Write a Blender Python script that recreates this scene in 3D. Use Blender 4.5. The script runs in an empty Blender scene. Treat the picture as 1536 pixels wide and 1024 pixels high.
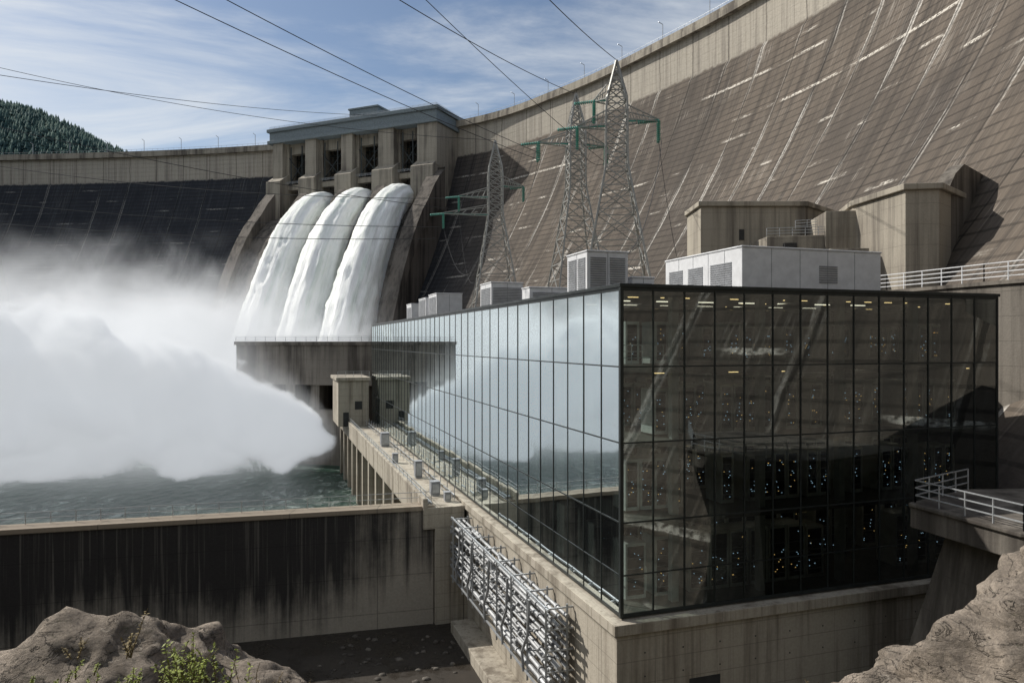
import bpy, math, random
import numpy as np
from mathutils import Vector, noise
random.seed(7); rng=np.random.default_rng(7)
scene=bpy.context.scene
COL=scene.collection

# ------------------------------------------------------------------ node helpers
class NT:
    def __init__(s,tree): s.t=tree
    def n(s,typ,**kw):
        nd=s.t.nodes.new(typ)
        for k,v in kw.items(): setattr(nd,k,v)
        return nd
    def put(s,sock,v):
        if isinstance(v,bpy.types.NodeSocket): s.t.links.new(v,sock)
        elif isinstance(v,(tuple,list)) and len(v)==3 and sock.type=='RGBA': sock.default_value=(*v,1)
        else: sock.default_value=v
    def math(s,op,a,b=0.0,c=None,clamp=False):
        nd=s.n('ShaderNodeMath',operation=op,use_clamp=clamp)
        s.put(nd.inputs[0],a); s.put(nd.inputs[1],b)
        if c is not None: s.put(nd.inputs[2],c)
        return nd.outputs[0]
    def vmath(s,op,a,b=(0,0,0)):
        nd=s.n('ShaderNodeVectorMath',operation=op); s.put(nd.inputs[0],a); s.put(nd.inputs[1],b)
        return nd.outputs['Value'] if op in('LENGTH','DOT_PRODUCT') else nd.outputs[0]
    def coord(s,k='Object'): return s.n('ShaderNodeTexCoord').outputs[k]
    def map(s,v,scale=(1,1,1),loc=(0,0,0),rot=(0,0,0)):
        nd=s.n('ShaderNodeMapping'); s.put(nd.inputs['Vector'],v)
        nd.inputs['Scale'].default_value=scale; nd.inputs['Location'].default_value=loc; nd.inputs['Rotation'].default_value=rot
        return nd.outputs[0]
    def noise(s,v,scale=1,detail=4,rough=.55,dist=0):
        nd=s.n('ShaderNodeTexNoise'); s.put(nd.inputs['Vector'],v)
        nd.inputs['Scale'].default_value=scale; nd.inputs['Detail'].default_value=detail
        nd.inputs['Roughness'].default_value=rough; nd.inputs['Distortion'].default_value=dist
        return nd.outputs['Fac']
    def ramp(s,f,a,b,lo=0.0,hi=1.0):
        nd=s.n('ShaderNodeMapRange',interpolation_type='SMOOTHSTEP'); s.put(nd.inputs['Value'],f)
        nd.inputs['From Min'].default_value=a; nd.inputs['From Max'].default_value=b
        nd.inputs['To Min'].default_value=lo; nd.inputs['To Max'].default_value=hi
        return nd.outputs[0]
    def mix(s,f,a,b,blend='MIX'):
        nd=s.n('ShaderNodeMix',data_type='RGBA',blend_type=blend)
        s.put(nd.inputs[0],f); s.put(nd.inputs[6],a); s.put(nd.inputs[7],b)
        return nd.outputs[2]
    def sep(s,v):
        nd=s.n('ShaderNodeSeparateXYZ'); s.put(nd.inputs[0],v); return nd.outputs
    def line(s,x,spacing,width):   # 1 on thin lines every spacing
        f=s.math('FRACT',s.math('DIVIDE',x,spacing))
        return s.math('LESS_THAN',f,width/spacing)
    def bump(s,h,strength=.4,dist=.1):
        nd=s.n('ShaderNodeBump'); s.put(nd.inputs['Height'],h)
        nd.inputs['Strength'].default_value=strength; nd.inputs['Distance'].default_value=dist
        return nd.outputs[0]
def mat(name):
    m=bpy.data.materials.new(name); m.use_nodes=True
    b=m.node_tree.nodes['Principled BSDF']; b.inputs['Specular IOR Level'].default_value=.25
    return m,NT(m.node_tree),b
def simple(name,col,rough=.6,metal=0,var=.25,scale=1.5):
    m,t,b=mat(name); c=t.coord()
    f=t.ramp(t.noise(c,scale,5,.6),.3,.7)
    dark=tuple(x*(1-var) for x in col)
    t.put(b.inputs['Base Color'],t.mix(f,dark,col)); b.inputs['Roughness'].default_value=rough; b.inputs['Metallic'].default_value=metal
    return m
def concrete(name,base,stain,amount=.5,board=1.2,zscale=.06,grain=1.0,tie=False):
    m,t,b=mat(name); c=t.coord(); x,y,z=t.sep(c)
    big=t.noise(c,.12*grain,5,.6)
    st=t.noise(t.map(c,(1,1,zscale)),.9*grain,6,.65); st2=t.noise(t.map(c,(1,1,.02)),3.5*grain,4,.65)
    fine=t.noise(c,6,4,.7)
    f=t.math('ADD',t.math('MULTIPLY',st,.75),t.math('MULTIPLY',big,.4))
    f=t.ramp(f,.70-amount*.35,.90-amount*.3)
    colr=t.mix(t.ramp(fine,.3,.75,0,.5),base,tuple(k*.68 for k in base))
    colr=t.mix(f,colr,stain)
    colr=t.mix(t.ramp(st2,.52,.7,0,.45),colr,tuple(k*.6 for k in stain))
    ln=t.line(t.math('ADD',z,500),board,.05)
    colr=t.mix(t.math('MULTIPLY',ln,.45),colr,tuple(k*.35 for k in base))
    if tie:
        h=t.math('ADD',t.math('MULTIPLY',x,.949),t.math('MULTIPLY',y,.316))
        h2=t.math('SUBTRACT',t.math('MULTIPLY',y,.949),t.math('MULTIPLY',x,.316))
        ln2=t.math('MAXIMUM',t.line(t.math('ADD',h,500.4),2.4,.04),t.line(t.math('ADD',h2,500.4),2.4,.04))
        colr=t.mix(t.math('MULTIPLY',ln2,.35),colr,tuple(k*.4 for k in base))
    t.put(b.inputs['Base Color'],colr); b.inputs['Roughness'].default_value=.9
    t.put(b.inputs['Normal'],t.bump(t.math('ADD',fine,t.math('MULTIPLY',ln,-.8)),.5,.05))
    return m

# ------------------------------------------------------------------ mesh builder
class MB:
    def __init__(s): s.v=[]; s.f=[]
    def prism(s,poly,z0,z1):
        n=len(poly); i=len(s.v)
        zz0=z0 if isinstance(z0,(list,tuple)) else [z0]*n; zz1=z1 if isinstance(z1,(list,tuple)) else [z1]*n
        s.v+=[(p[0],p[1],zz0[k]) for k,p in enumerate(poly)]+[(p[0],p[1],zz1[k]) for k,p in enumerate(poly)]
        s.f.append(tuple(i+k for k in reversed(range(n)))); s.f.append(tuple(i+n+k for k in range(n)))
        for k in range(n):
            j=(k+1)%n; s.f.append((i+k,i+j,i+n+j,i+n+k))
    def fbox(s,F,u0,u1,v0,v1,z0,z1):
        s.prism([F(u0,v0),F(u1,v0),F(u1,v1),F(u0,v1)],z0,z1)
    def beam(s,p,q,r=.1,r2=None,sides=4):
        p=Vector(p); q=Vector(q); d=(q-p)
        if d.length<1e-6: return
        d.normalize(); a=d.cross(Vector((0,0,1)) if abs(d.z)<.95 else Vector((1,0,0))).normalized(); b=d.cross(a)
        r2=r if r2 is None else r2; i=len(s.v)
        for c,rr in((p,r),(q,r2)):
            for k in range(sides):
                an=2*math.pi*(k+.5)/sides; s.v.append(tuple(c+a*math.cos(an)*rr+b*math.sin(an)*rr))
        s.f.append(tuple(i+k for k in range(sides))); s.f.append(tuple(i+sides+k for k in reversed(range(sides))))
        for k in range(sides):
            j=(k+1)%sides; s.f.append((i+k,i+sides+k,i+sides+j,i+j))
    def path(s,pts,r,sides=6):
        for a,b in zip(pts[:-1],pts[1:]): s.beam(a,b,r,None,sides)
    def quad(s,a,b,c,d):
        i=len(s.v); s.v+=[tuple(a),tuple(b),tuple(c),tuple(d)]; s.f.append((i,i+1,i+2,i+3))
    def obj(s,name,m=None,parent=None,smooth=False,bevel=0,normals=True):
        me=bpy.data.meshes.new(name); me.from_pydata(s.v,[],s.f)
        if normals:
            import bmesh
            bm=bmesh.new(); bm.from_mesh(me); bmesh.ops.recalc_face_normals(bm,faces=bm.faces); bm.to_mesh(me); bm.free()
        if smooth: me.polygons.foreach_set('use_smooth',[True]*len(me.polygons))
        me.update(); o=bpy.data.objects.new(name,me); COL.objects.link(o)
        if m: me.materials.append(m)
        if parent: o.parent=parent
        if bevel:
            b=o.modifiers.new('bevel','BEVEL'); b.width=bevel; b.segments=2; b.limit_method='ANGLE'
        return o
def empty(name):
    o=bpy.data.objects.new(name,None); COL.objects.link(o); return o
def npmesh(name,V,F,m,parent=None,smooth=False):
    V=np.asarray(V,dtype=np.float32); F=np.asarray(F,dtype=np.int32); k=F.shape[1]
    me=bpy.data.meshes.new(name); me.vertices.add(len(V)); me.vertices.foreach_set('co',V.ravel())
    me.loops.add(F.size); me.loops.foreach_set('vertex_index',F.ravel())
    me.polygons.add(len(F)); me.polygons.foreach_set('loop_start',np.arange(0,F.size,k,dtype=np.int32))
    me.polygons.foreach_set('loop_total',np.full(len(F),k,dtype=np.int32))
    if smooth: me.polygons.foreach_set('use_smooth',np.ones(len(F),dtype=bool))
    me.update(calc_edges=True); o=bpy.data.objects.new(name,me); COL.objects.link(o); me.materials.append(m)
    if parent: o.parent=parent
    return o
def railing(mb,pts,h=1.1,step=2.0,r=.035,rails=3):
    for a,b in zip(pts[:-1],pts[1:]):
        a=Vector(a); b=Vector(b); L=(b-a).length; n=max(1,round(L/step))
        for k in range(n+1):
            p=a.lerp(b,k/n); mb.beam(p,p+Vector((0,0,h)),r)
        for j in range(rails):
            zz=h*(j+1)/rails; mb.beam(a+Vector((0,0,zz)),b+Vector((0,0,zz)),r)

# building frame
def B(u,v): return (6+.949*u-.316*v, 40+.316*u+.949*v)
# ------------------------------------------------------------------ materials
M_conc=concrete('concrete_plinth',(.42,.38,.315),(.17,.145,.115),.5,1.25,.05,1,True)
M_conc_dam2=concrete('concrete_pale',(.38,.345,.285),(.12,.105,.09),.55,2.4,.05,.4)
M_conc_dark=concrete('concrete_weathered',(.20,.18,.155),(.055,.048,.042),.65,2.0,.05,.5)
M_steel=simple('galvanised_steel',(.50,.52,.54),.45,.5)
M_pylon=simple('pylon_steel',(.38,.38,.36),.55,.3)
M_green=simple('insulator_green',(.10,.34,.28),.4)
M_white=simple('painted_panel_white',(.72,.73,.75),.5,0,.14)
M_grille=simple('grille_grey',(.30,.31,.33),.5)
M_mull=simple('mullion_dark',(.045,.052,.052),.35,.4)
M_dark=simple('dark_interior',(.05,.05,.05),.8)
M_slab=simple('floor_slab',(.16,.16,.15),.7)
M_rack=simple('rack_black',(.02,.022,.025),.35)
M_rackf=simple('rack_frame',(.66,.69,.69),.45)
M_roofm=simple('roof_fascia',(.22,.26,.28),.6)
M_cable=simple('cable',(.06,.06,.06),.5)

def stained():
    m,t,b=mat('stained_retaining_wall'); c=t.coord(); x,y,z=t.sep(c)
    st=t.noise(t.map(c,(1,1,.03)),1.0,8,.72); st2=t.noise(t.map(c,(1,1,.22)),.16,6,.65); st3=t.noise(t.map(c,(1,1,.015)),4,4,.6)
    fine=t.noise(c,5,6,.75); blot=t.noise(c,.5,6,.7)
    up=t.ramp(z,-28,-18)
    f=t.math('ADD',t.math('MULTIPLY',st,.46),t.math('MULTIPLY',st2,.42))
    f=t.math('ADD',f,t.math('MULTIPLY',up,.24)); f=t.math('ADD',f,t.math('MULTIPLY',blot,.12))
    f=t.math('SUBTRACT',f,t.ramp(x,-20,-9,0,.16))
    f=t.ramp(f,.45,.68)
    base=t.mix(fine,(.44,.40,.34),(.21,.19,.165))
    col=t.mix(f,base,t.mix(fine,(.018,.017,.018),(.045,.042,.041)))
    col=t.mix(t.ramp(st3,.52,.72,0,.35),col,(.28,.26,.23))
    cop=t.ramp(z,-15.95,-15.75); col=t.mix(t.math('MULTIPLY',cop,.6),col,(.40,.33,.25))
    ln=t.math('MAXIMUM',t.line(t.math('ADD',z,501.2),3.4,.06),t.line(t.math('ADD',x,500),7.5,.08))
    col=t.mix(t.math('MULTIPLY',ln,.45),col,(.015,.015,.015))
    t.put(b.inputs['Base Color'],col); b.inputs['Roughness'].default_value=.85
    t.put(b.inputs['Normal'],t.bump(t.math('ADD',fine,t.math('MULTIPLY',ln,-.5)),.6,.07)); return m
M_wall=stained()

def dam_mat():
    m,t,b=mat('dam_face_concrete'); uv=t.n('ShaderNodeUVMap').outputs[0]; u,v,_=t.sep(uv); c=t.coord(); x,y,z=t.sep(c)
    big=t.noise(uv,.018,6,.6); mid=t.noise(uv,.12,6,.65); fine=t.noise(uv,1.2,5,.7)
    vst=t.noise(t.map(uv,(1,.03,1)),.35,7,.72)      # run-down staining
    vs2=t.noise(t.map(uv,(1,.012,1),(9,0,0)),1.5,4,.6)
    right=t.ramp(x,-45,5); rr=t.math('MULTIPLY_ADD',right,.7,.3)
    brown=t.mix(mid,(.072,.060,.049),(.185,.152,.122))
    brown=t.mix(t.ramp(vst,.42,.66,0,.8),brown,(.046,.040,.035))
    brown=t.mix(t.ramp(vs2,.52,.72,0,.35),brown,(.25,.215,.18))
    brown=t.mix(t.ramp(big,.4,.65,0,.55),brown,(.055,.048,.043))
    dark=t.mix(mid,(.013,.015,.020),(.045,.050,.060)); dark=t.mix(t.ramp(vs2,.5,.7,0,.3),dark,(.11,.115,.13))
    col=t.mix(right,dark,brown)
    wob=t.math('MULTIPLY',t.math('SUBTRACT',mid,.5),1.4)
    lift=t.line(t.math('ADD',v,t.math('ADD',500,t.math('MULTIPLY',wob,.25))),2.3,.42)
    joint=t.line(t.math('ADD',u,wob),15.5,.5)
    col=t.mix(t.math('MULTIPLY',lift,t.ramp(mid,.35,.65,.25,.6)),col,(.018,.016,.014))
    n1=t.noise(t.map(uv,(.4,.035,1)),.5,5,.65)
    jw=t.line(t.math('ADD',u,t.math('ADD',wob,.4)),15.5,1.5)
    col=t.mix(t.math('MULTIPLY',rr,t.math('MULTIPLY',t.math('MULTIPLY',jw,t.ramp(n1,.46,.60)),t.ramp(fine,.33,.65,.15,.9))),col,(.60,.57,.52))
    dsh=t.line(t.math('ADD',v,498.9),6.9,.85)
    n2=t.noise(t.map(uv,(.05,.145,1),(7,3,0)),1.1,4,.55)
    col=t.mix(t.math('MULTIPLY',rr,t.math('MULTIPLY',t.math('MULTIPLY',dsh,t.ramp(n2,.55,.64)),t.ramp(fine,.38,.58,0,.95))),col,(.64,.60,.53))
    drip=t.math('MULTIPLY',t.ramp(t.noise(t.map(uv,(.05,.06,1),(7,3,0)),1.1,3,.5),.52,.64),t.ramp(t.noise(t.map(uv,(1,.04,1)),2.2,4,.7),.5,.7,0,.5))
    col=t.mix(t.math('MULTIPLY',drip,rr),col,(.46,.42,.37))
    col=t.mix(t.math('MULTIPLY',joint,.6),col,(.012,.011,.010))
    band=t.ramp(t.math('ADD',z,t.math('MULTIPLY',vst,3)),87.0,88.2)
    pale=t.mix(fine,(.52,.475,.40),(.34,.31,.265)); pale=t.mix(t.ramp(vst,.45,.7,0,.7),pale,(.14,.125,.11))
    pale=t.mix(t.ramp(vs2,.5,.68,0,.4),pale,(.10,.09,.08))
    pale=t.mix(t.math('MULTIPLY',joint,.6),pale,(.08,.07,.06))
    col=t.mix(band,col,pale)
    t.put(b.inputs['Base Color'],col); b.inputs['Roughness'].default_value=.92
    t.put(b.inputs['Normal'],t.bump(t.math('ADD',t.math('MULTIPLY',fine,.6),t.math('MULTIPLY',lift,-.7)),.8,.4)); return m
M_dam=dam_mat()

# ------------------------------------------------------------------ dam
ctrl=[(-560,372),(-420,402),(-271,400),(-126.5,380),(-24.2,338.5),(22,293),(52.5,246.6),(71,213),(85,175),(93,130),(95,80),(93,30),(88,-20),(80,-60)]
def catmull(P,n=40):
    P=[np.array(p,float) for p in P]; P=[2*P[0]-P[1]]+P+[2*P[-1]-P[-2]]; out=[]
    for i in range(1,len(P)-2):
        p0,p1,p2,p3=P[i-1:i+3]
        for k in range(n):
            s=k/n; out.append(.5*((2*p1)+(-p0+p2)*s+(2*p0-5*p1+4*p2-p3)*s*s+(-p0+3*p1-3*p2+p3)*s**3))
    out.append(P[-2]); return np.array(out)
cr=catmull(ctrl)
for _ in range(30): cr[1:-1]=(cr[:-2]+cr[1:-1]*2+cr[2:])/4
seg=np.r_[0,np.cumsum(np.linalg.norm(np.diff(cr,axis=0),axis=1))]
NA=320; ss=np.linspace(0,seg[-1],NA); cr=np.c_[np.interp(ss,seg,cr[:,0]),np.interp(ss,seg,cr[:,1])]
tan=np.gradient(cr,axis=0); tan/=np.linalg.norm(tan,axis=1)[:,None]; nin=np.c_[tan[:,1],-tan[:,0]]
def setback(d):
    dd=max(0,d-14); return (.6 if d>14 else 0)+.35*dd+.0027*dd*dd
zs=[100,93,86.2,86]+list(np.linspace(84,-34,52)); V=[]
acc=0;prev=(0,100);vv=[]
for z in zs:
    s=setback(100-z); acc+=math.hypot(s-prev[0],z-prev[1]); prev=(s,z); vv.append(acc)
    p=cr+nin*s
    V+= [(p[i,0],p[i,1],z) for i in range(NA)]
F=[]
for j in range(len(zs)-1):
    for i in range(NA-1):
        a=j*NA+i; F.append((a,a+NA,a+NA+1,a+1))
dam=empty('arch_dam')
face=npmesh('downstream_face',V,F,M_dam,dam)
uvl=face.data.uv_layers.new(name='UVMap'); li=np.array(F).ravel()
uvs=np.c_[ss[li%NA],np.array(vv)[li//NA]].astype(np.float32); uvl.data.foreach_set('uv',uvs.ravel())
def ribbon(mb,o0,o1,z0,z1,i0=0,i1=NA-1,step=1):
    idx=list(range(i0,i1+1,step))
    for a,b in zip(idx[:-1],idx[1:]):
        P=[cr[a]+nin[a]*o0,cr[b]+nin[b]*o0,cr[b]+nin[b]*o1,cr[a]+nin[a]*o1]
        mb.prism([tuple(p) for p in P],z0,z1)
mb=MB(); ribbon(mb,-11,1.9,99.4,101.2); mb.obj('crest_slab',M_conc_dam2,dam)
mb=MB(); ribbon(mb,1.3,1.7,101.2,102.4); ribbon(mb,-11,-10.6,101.2,102.2); mb.obj('parapet',M_conc_dam2,dam)
mb=MB(); ribbon(mb,-11,-9,-30,99.4,step=2); mb.obj('upstream_wall',M_conc_dark,dam)
mb=MB()
for i in range(20,NA-40,7):
    p=cr[i]+nin[i]*-.5; mb.beam((p[0],p[1],101),(p[0],p[1],108.5),.14); q=p+nin[i]*2; mb.beam((p[0],p[1],108.5),(q[0],q[1],108.9),.12)
for i in range(20,NA-40,1):
    p=cr[i]+nin[i]*1.5; q=cr[i+1]+nin[i+1]*1.5
    mb.beam((p[0],p[1],102.4),(p[0],p[1],103.4),.06); mb.beam((p[0],p[1],103.4),(q[0],q[1],103.4),.06)
mb.obj('crest_railing_and_lamps',M_steel,dam)

# ------------------------------------------------------------------ gatehouse / spillway
def G(u,w): return (-32.8-.915*u+.403*w, 322+.403*u+.915*w)
gh=empty('spillway_gatehouse')
openings=[(11.6,20.8),(32.3,43.5),(53,64.5),(74.2,84.9)]
edges=[(0,11.6),(20.8,32.3),(43.5,53),(64.5,74.2),(84.9,94)]
mb=MB()
for a,b in edges:
    mb.fbox(G,a,b,2,20,30,97)
    mb.fbox(G,a+ (0 if a==0 else 1.6),b-1.6,-1.2,2,78,97)
    mb.fbox(G,a+.2,b-.2,-4.5,2,30,77.6)
    u0,u1=a+.2,b-.2
    P=[G(u0,-4.5),G(u1,-4.5),G(u1,2),G(u0,2)]; mb.prism(P,77.6,[77.7,77.7,82,82])
for a,b in openings:
    mb.fbox(G,a,b,3,6,92,97); mb.fbox(G,a,b,1,3.5,74,76.5); mb.fbox(G,a,b,16,18,60,90)
mb.obj('piers',M_conc_dam2,gh,bevel=.25)
mb=MB(); mb.fbox(G,-1,95,-2.4,21.5,97,98.6); mb.fbox(G,-.2,94.2,-1.6,20.6,98.6,102.6); mb.fbox(G,-1.2,95.2,-2.6,21.6,102.6,104.2)
mb.fbox(G,58,60,2,3,104.2,106);mb.obj('roof',M_roofm,gh,bevel=.12)
mb=MB(); mb.fbox(G,36,52,6,16,104.2,110.5); mb.fbox(G,35.5,52.5,5.5,16.5,110.5,111.3)
for k in range(5): mb.fbox(G,37+3*k,38.6+3*k,5.8,6,106.5,109)
mb.obj('hoist_house',M_roofm,gh,bevel=.1)
mb=MB()
for a,b in openings:
    for z in (78,82,86,90): mb.fbox(G,a,b,8,8.5,z,z+.6)
    n=5
    for k in range(n+1): mb.fbox(G,a+(b-a)*k/n-.2,a+(b-a)*k/n+.2,7.6,8,74,95)
    mb.beam((*G(a,2),77),(*G(b,2),90),.25); mb.beam((*G(b,2),77),(*G(a,2),90),.25)
    mb.beam((*G(a+2,1),76.5),(*G(a+2,1),95),.35); mb.beam((*G(b-2,1),76.5),(*G(b-2,1),95),.35)
mb.obj('gate_hoists',M_mull,gh)
mb=MB(); railing(mb,[(*G(0,-1.6),104.2),(*G(94,-1.6),104.2)],1.2,3,.06); railing(mb,[(*G(0,-1.6),104.2),(*G(0,20),104.2)],1.2,3,.06)
railing(mb,[(*G(11,-.5),76.6),(*G(90,-.5),76.6)],1.2,3,.06)
mb.obj('roof_railing',M_steel,gh)
def zsurf(s): return 60-.0335*s*s
prof=[(22,30),(22,62),(0,60)]+[(-s,zsurf(s)) for s in range(4,53,4)]+[(-53,-34),(22,-34)]
def extr(mb,prof,u0,u1):
    n=len(prof); i=len(mb.v)
    for u in(u0,u1):
        for w,z in prof: mb.v.append((*G(u,w),z))
    mb.f.append(tuple(i+k for k in range(n))); mb.f.append(tuple(i+n+k for k in reversed(range(n))))
    for k in range(n):
        j=(k+1)%n; mb.f.append((i+k,i+n+k,i+n+j,i+j))
mb=MB(); extr(mb,prof,-1,93)
def wallprof(h,smax):
    S=np.linspace(0,smax,12)
    return [(0,60),(0,77)]+[(-s,zsurf(s)+h*(1-.3*s/smax)+ (8*(1-s/14) if s<14 else 0)) for s in S]+[(-s,zsurf(s)-2) for s in S[::-1]]
for u0,u1,h,sm in((-3.5,3.0,8,52),(24.5,29,6,52),(46.5,50.5,6,52),(68,73,6,52),(88,94,7,52)): extr(mb,wallprof(h,sm),u0,u1)
M_spill=concrete('spillway_concrete',(.17,.15,.13),(.045,.04,.036),.6,3,.05,.35)
mb.obj('spillway_body',M_spill,gh)

def foam_mat(name,tint=(.80,.86,.82)):
    m,t,b=mat(name)
    c=t.coord('UV')
    f=t.noise(t.map(c,(1,.045,1)),22,7,.75); g=t.noise(t.map(c,(1,.3,1)),8,5,.65); h=t.noise(t.map(c,(1,.5,1)),60,4,.7)
    f=t.math('ADD',t.math('ADD',t.math('MULTIPLY',f,.45),t.math('MULTIPLY',g,.4)),t.math('MULTIPLY',h,.15))
    t.put(b.inputs['Base Color'],t.mix(t.ramp(f,.34,.56),tint,(.95,.96,.94))); b.inputs['Roughness'].default_value=.8
    b.inputs['Subsurface Weight'].default_value=.35; b.inputs['Subsurface Radius'].default_value=(1,1,1); b.inputs['Subsurface Scale'].default_value=2.0
    t.put(b.inputs['Normal'],t.bump(f,.8,1.4)); return m
M_jet=foam_mat('falling_water',(.60,.67,.60))
m,t,b=mat('spray_drops'); b.inputs['Base Color'].default_value=(.9,.92,.92,1); b.inputs['Roughness'].default_value=.8; M_spray=m
drC=[];drN=[];drS=[]
def jet(name,uc,seed):
    NS,NR=130,56; V=[];F=[];UV=[]
    for i in range(NS+1):
        s=-3+57*(i/NS)**.8; t=max(0,s)/54; z=65.5-.0318*max(0,s)**2 
        d=Vector((-1,0,-.0636*max(0,s))).normalized()
        nw,nz=(d.z,-d.x)
        hw=4.6+6.0*t**.7; th=4.2+6.5*t**.7
        for k in range(NR):
            a=2*math.pi*k/NR; ca,sa=math.cos(a),math.sin(a)
            cu=math.copysign(abs(ca)**.9,ca)*hw; cn=math.copysign(abs(sa)**.9,sa)*th
            dn=noise.fractal(Vector((cu*.5+seed,s*.05,cn*.4)),1,2,5)*1.1*(.3+t)+noise.fractal(Vector((cu*.9+seed,s*.35,cn*.7)),.8,2,4)*.6*(.2+t)+noise.fractal(Vector((cu*.12+seed,s*.03,cn*.15)),1,2,2)*1.6*t
            x,y=G(uc+cu+ca*dn,-s+(cn+sa*dn)*nw); V.append((x,y,z+(cn+sa*dn)*nz)); UV.append((k/NR,i/NS))
            if random.random()<.3*(.3+t):
                for _ in range(3):
                    ex=dn+abs(random.gauss(0,.4+.8*t)); x,y=G(uc+cu+ca*ex,-s+(cn+sa*ex)*nw)
                    X0=G(0,0);X1=G(ca,sa*nw)
                    drC.append((x,y,z+(cn+sa*ex)*nz-random.random()*2)); drN.append((X1[0]-X0[0],X1[1]-X0[1],sa*nz)); drS.append(.08+.14*random.random())
    for i in range(NS):
        for k in range(NR):
            a=i*NR+k; b=i*NR+(k+1)%NR; F.append((a,b,b+NR,a+NR))
    o=npmesh(name,V,F,M_jet,None,True); u=o.data.uv_layers.new(name='UVMap'); li=np.array(F)
    uu=np.array(UV)[li]; wrap=(li[:,1]%NR==0); uu[wrap,1,0]=1; uu[wrap,2,0]=1
    u.data.foreach_set('uv',uu.astype(np.float32).ravel()); return o
for uc,sd in((15.6,1.3),(37.8,5.1),(59.5,9.7)): jet('spillway_water_jet',uc,sd)
C=np.array(drC);N=np.array(drN);S=np.array(drS); N/=np.linalg.norm(N,axis=1)[:,None]+1e-9
keep=C[:,2]>-27; C,N,S=C[keep],N[keep],S[keep]
A=np.cross(N,rng.normal(0,1,N.shape)); A/=np.linalg.norm(A,axis=1)[:,None]; Bv=np.cross(N,A)
V=np.stack([C+A*S[:,None],C+(-.5*A+.87*Bv)*S[:,None],C+(-.5*A-.87*Bv)*S[:,None]],1).reshape(-1,3)
npmesh('spray_droplets',V,np.arange(len(V)).reshape(-1,3),M_spray)

# ------------------------------------------------------------------ mist (real participating media; the low self-glow stands in for
# the multiple scattering inside dense white spray that single scattering misses)
import bmesh
def volmat(name,fn,step,glow):
    m=bpy.data.materials.new(name); m.use_nodes=True; t=NT(m.node_tree); m.node_tree.nodes.remove(m.node_tree.nodes['Principled BSDF'])
    d=fn(t)
    pv=t.n('ShaderNodeVolumePrincipled'); pv.inputs['Color'].default_value=(.97,.985,1,1); pv.inputs['Anisotropy'].default_value=.1; t.put(pv.inputs['Density'],d)
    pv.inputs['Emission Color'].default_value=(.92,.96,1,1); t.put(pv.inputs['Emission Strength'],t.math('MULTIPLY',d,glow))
    out=[n for n in m.node_tree.nodes if n.type=='OUTPUT_MATERIAL'][0]; t.t.links.new(pv.outputs[0],out.inputs['Volume'])
    m.cycles.volume_step_rate=step; return m
def plume(t):
    c=t.coord(); x,y,z=t.sep(c)
    tt=t.math('MAXIMUM',t.math('DIVIDE',t.math('SUBTRACT',-36.5,x),92),0)
    R=t.math('ADD',1.6,t.math('DIVIDE',t.math('MULTIPLY',tt,22.5),t.math('ADD',tt,.36)))
    yc=t.math('MULTIPLY_ADD',tt,-16,151); zc=t.math('MULTIPLY_ADD',t.math('MINIMUM',t.math('MULTIPLY',tt,2.2),1),9.5,-20.5)
    dy=t.math('SUBTRACT',y,yc); dz=t.math('SUBTRACT',z,zc)
    d=t.math('DIVIDE',t.math('SQRT',t.math('ADD',t.math('MULTIPLY',dy,dy),t.math('MULTIPLY',dz,dz))),R)
    n=t.noise(t.map(c,(1,1,1.1)),.08,5,.60,.5)
    dd=t.math('SUBTRACT',d,t.math('MULTIPLY',t.math('SUBTRACT',n,.5),2.6))
    core=t.ramp(dd,1.02,.72,0,.7); halo=t.ramp(dd,2.2,.8,0,.03)
    m_=t.ramp(x,-37.5,-36.2,1,0)
    return t.math('MULTIPLY',t.math('ADD',core,halo),m_)
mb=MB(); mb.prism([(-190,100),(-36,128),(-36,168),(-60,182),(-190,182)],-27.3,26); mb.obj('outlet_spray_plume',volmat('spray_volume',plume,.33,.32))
def pool(t):
    c=t.coord(); x,y,z=t.sep(c)
    q=t.map(c,(1/88,1/62,1/46),(118/88,-246/62,14/46)); ln=t.vmath('LENGTH',q)
    n=t.noise(c,.034,5,.64,.8)
    dd=t.math('SUBTRACT',ln,t.math('MULTIPLY',t.math('SUBTRACT',n,.5),2.0))
    low=t.ramp(z,24,-20,0,.12)
    den=t.math('ADD',t.math('MULTIPLY',t.ramp(dd,.85,.3),low),t.ramp(dd,1.05,.2,0,.028))
    return t.math('MULTIPLY',den,t.ramp(ln,1.3,1.0))
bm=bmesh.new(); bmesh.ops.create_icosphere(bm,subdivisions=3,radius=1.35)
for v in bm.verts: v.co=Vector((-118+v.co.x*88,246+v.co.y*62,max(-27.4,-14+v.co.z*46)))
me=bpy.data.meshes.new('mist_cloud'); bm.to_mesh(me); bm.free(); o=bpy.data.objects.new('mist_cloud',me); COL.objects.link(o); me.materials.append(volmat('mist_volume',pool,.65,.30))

# ------------------------------------------------------------------ water
m,t,b=mat('river_water'); c=t.coord()
w=t.noise(t.map(c,(1,.6,1)),.55,7,.65,.5); w2=t.noise(c,.05,4,.6)
foam=t.math('MULTIPLY',t.ramp(w,.50,.66),t.ramp(w2,.38,.6))
t.put(b.inputs['Base Color'],t.mix(t.math('MULTIPLY',foam,.75),(.026,.070,.050),(.46,.54,.49))); b.inputs['Roughness'].default_value=.25
b.inputs['Specular IOR Level'].default_value=.45
t.put(b.inputs['Normal'],t.bump(w,1,1.3))
mb=MB(); mb.v=[(-420,40,-27),(B(-.4,30)[0],60,-27),(B(-.4,120)[0],154,-27),(-20,330,-27),(-420,400,-27)]; mb.f=[(0,1,2,3,4)]; mb.obj('river_water',m)

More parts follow.
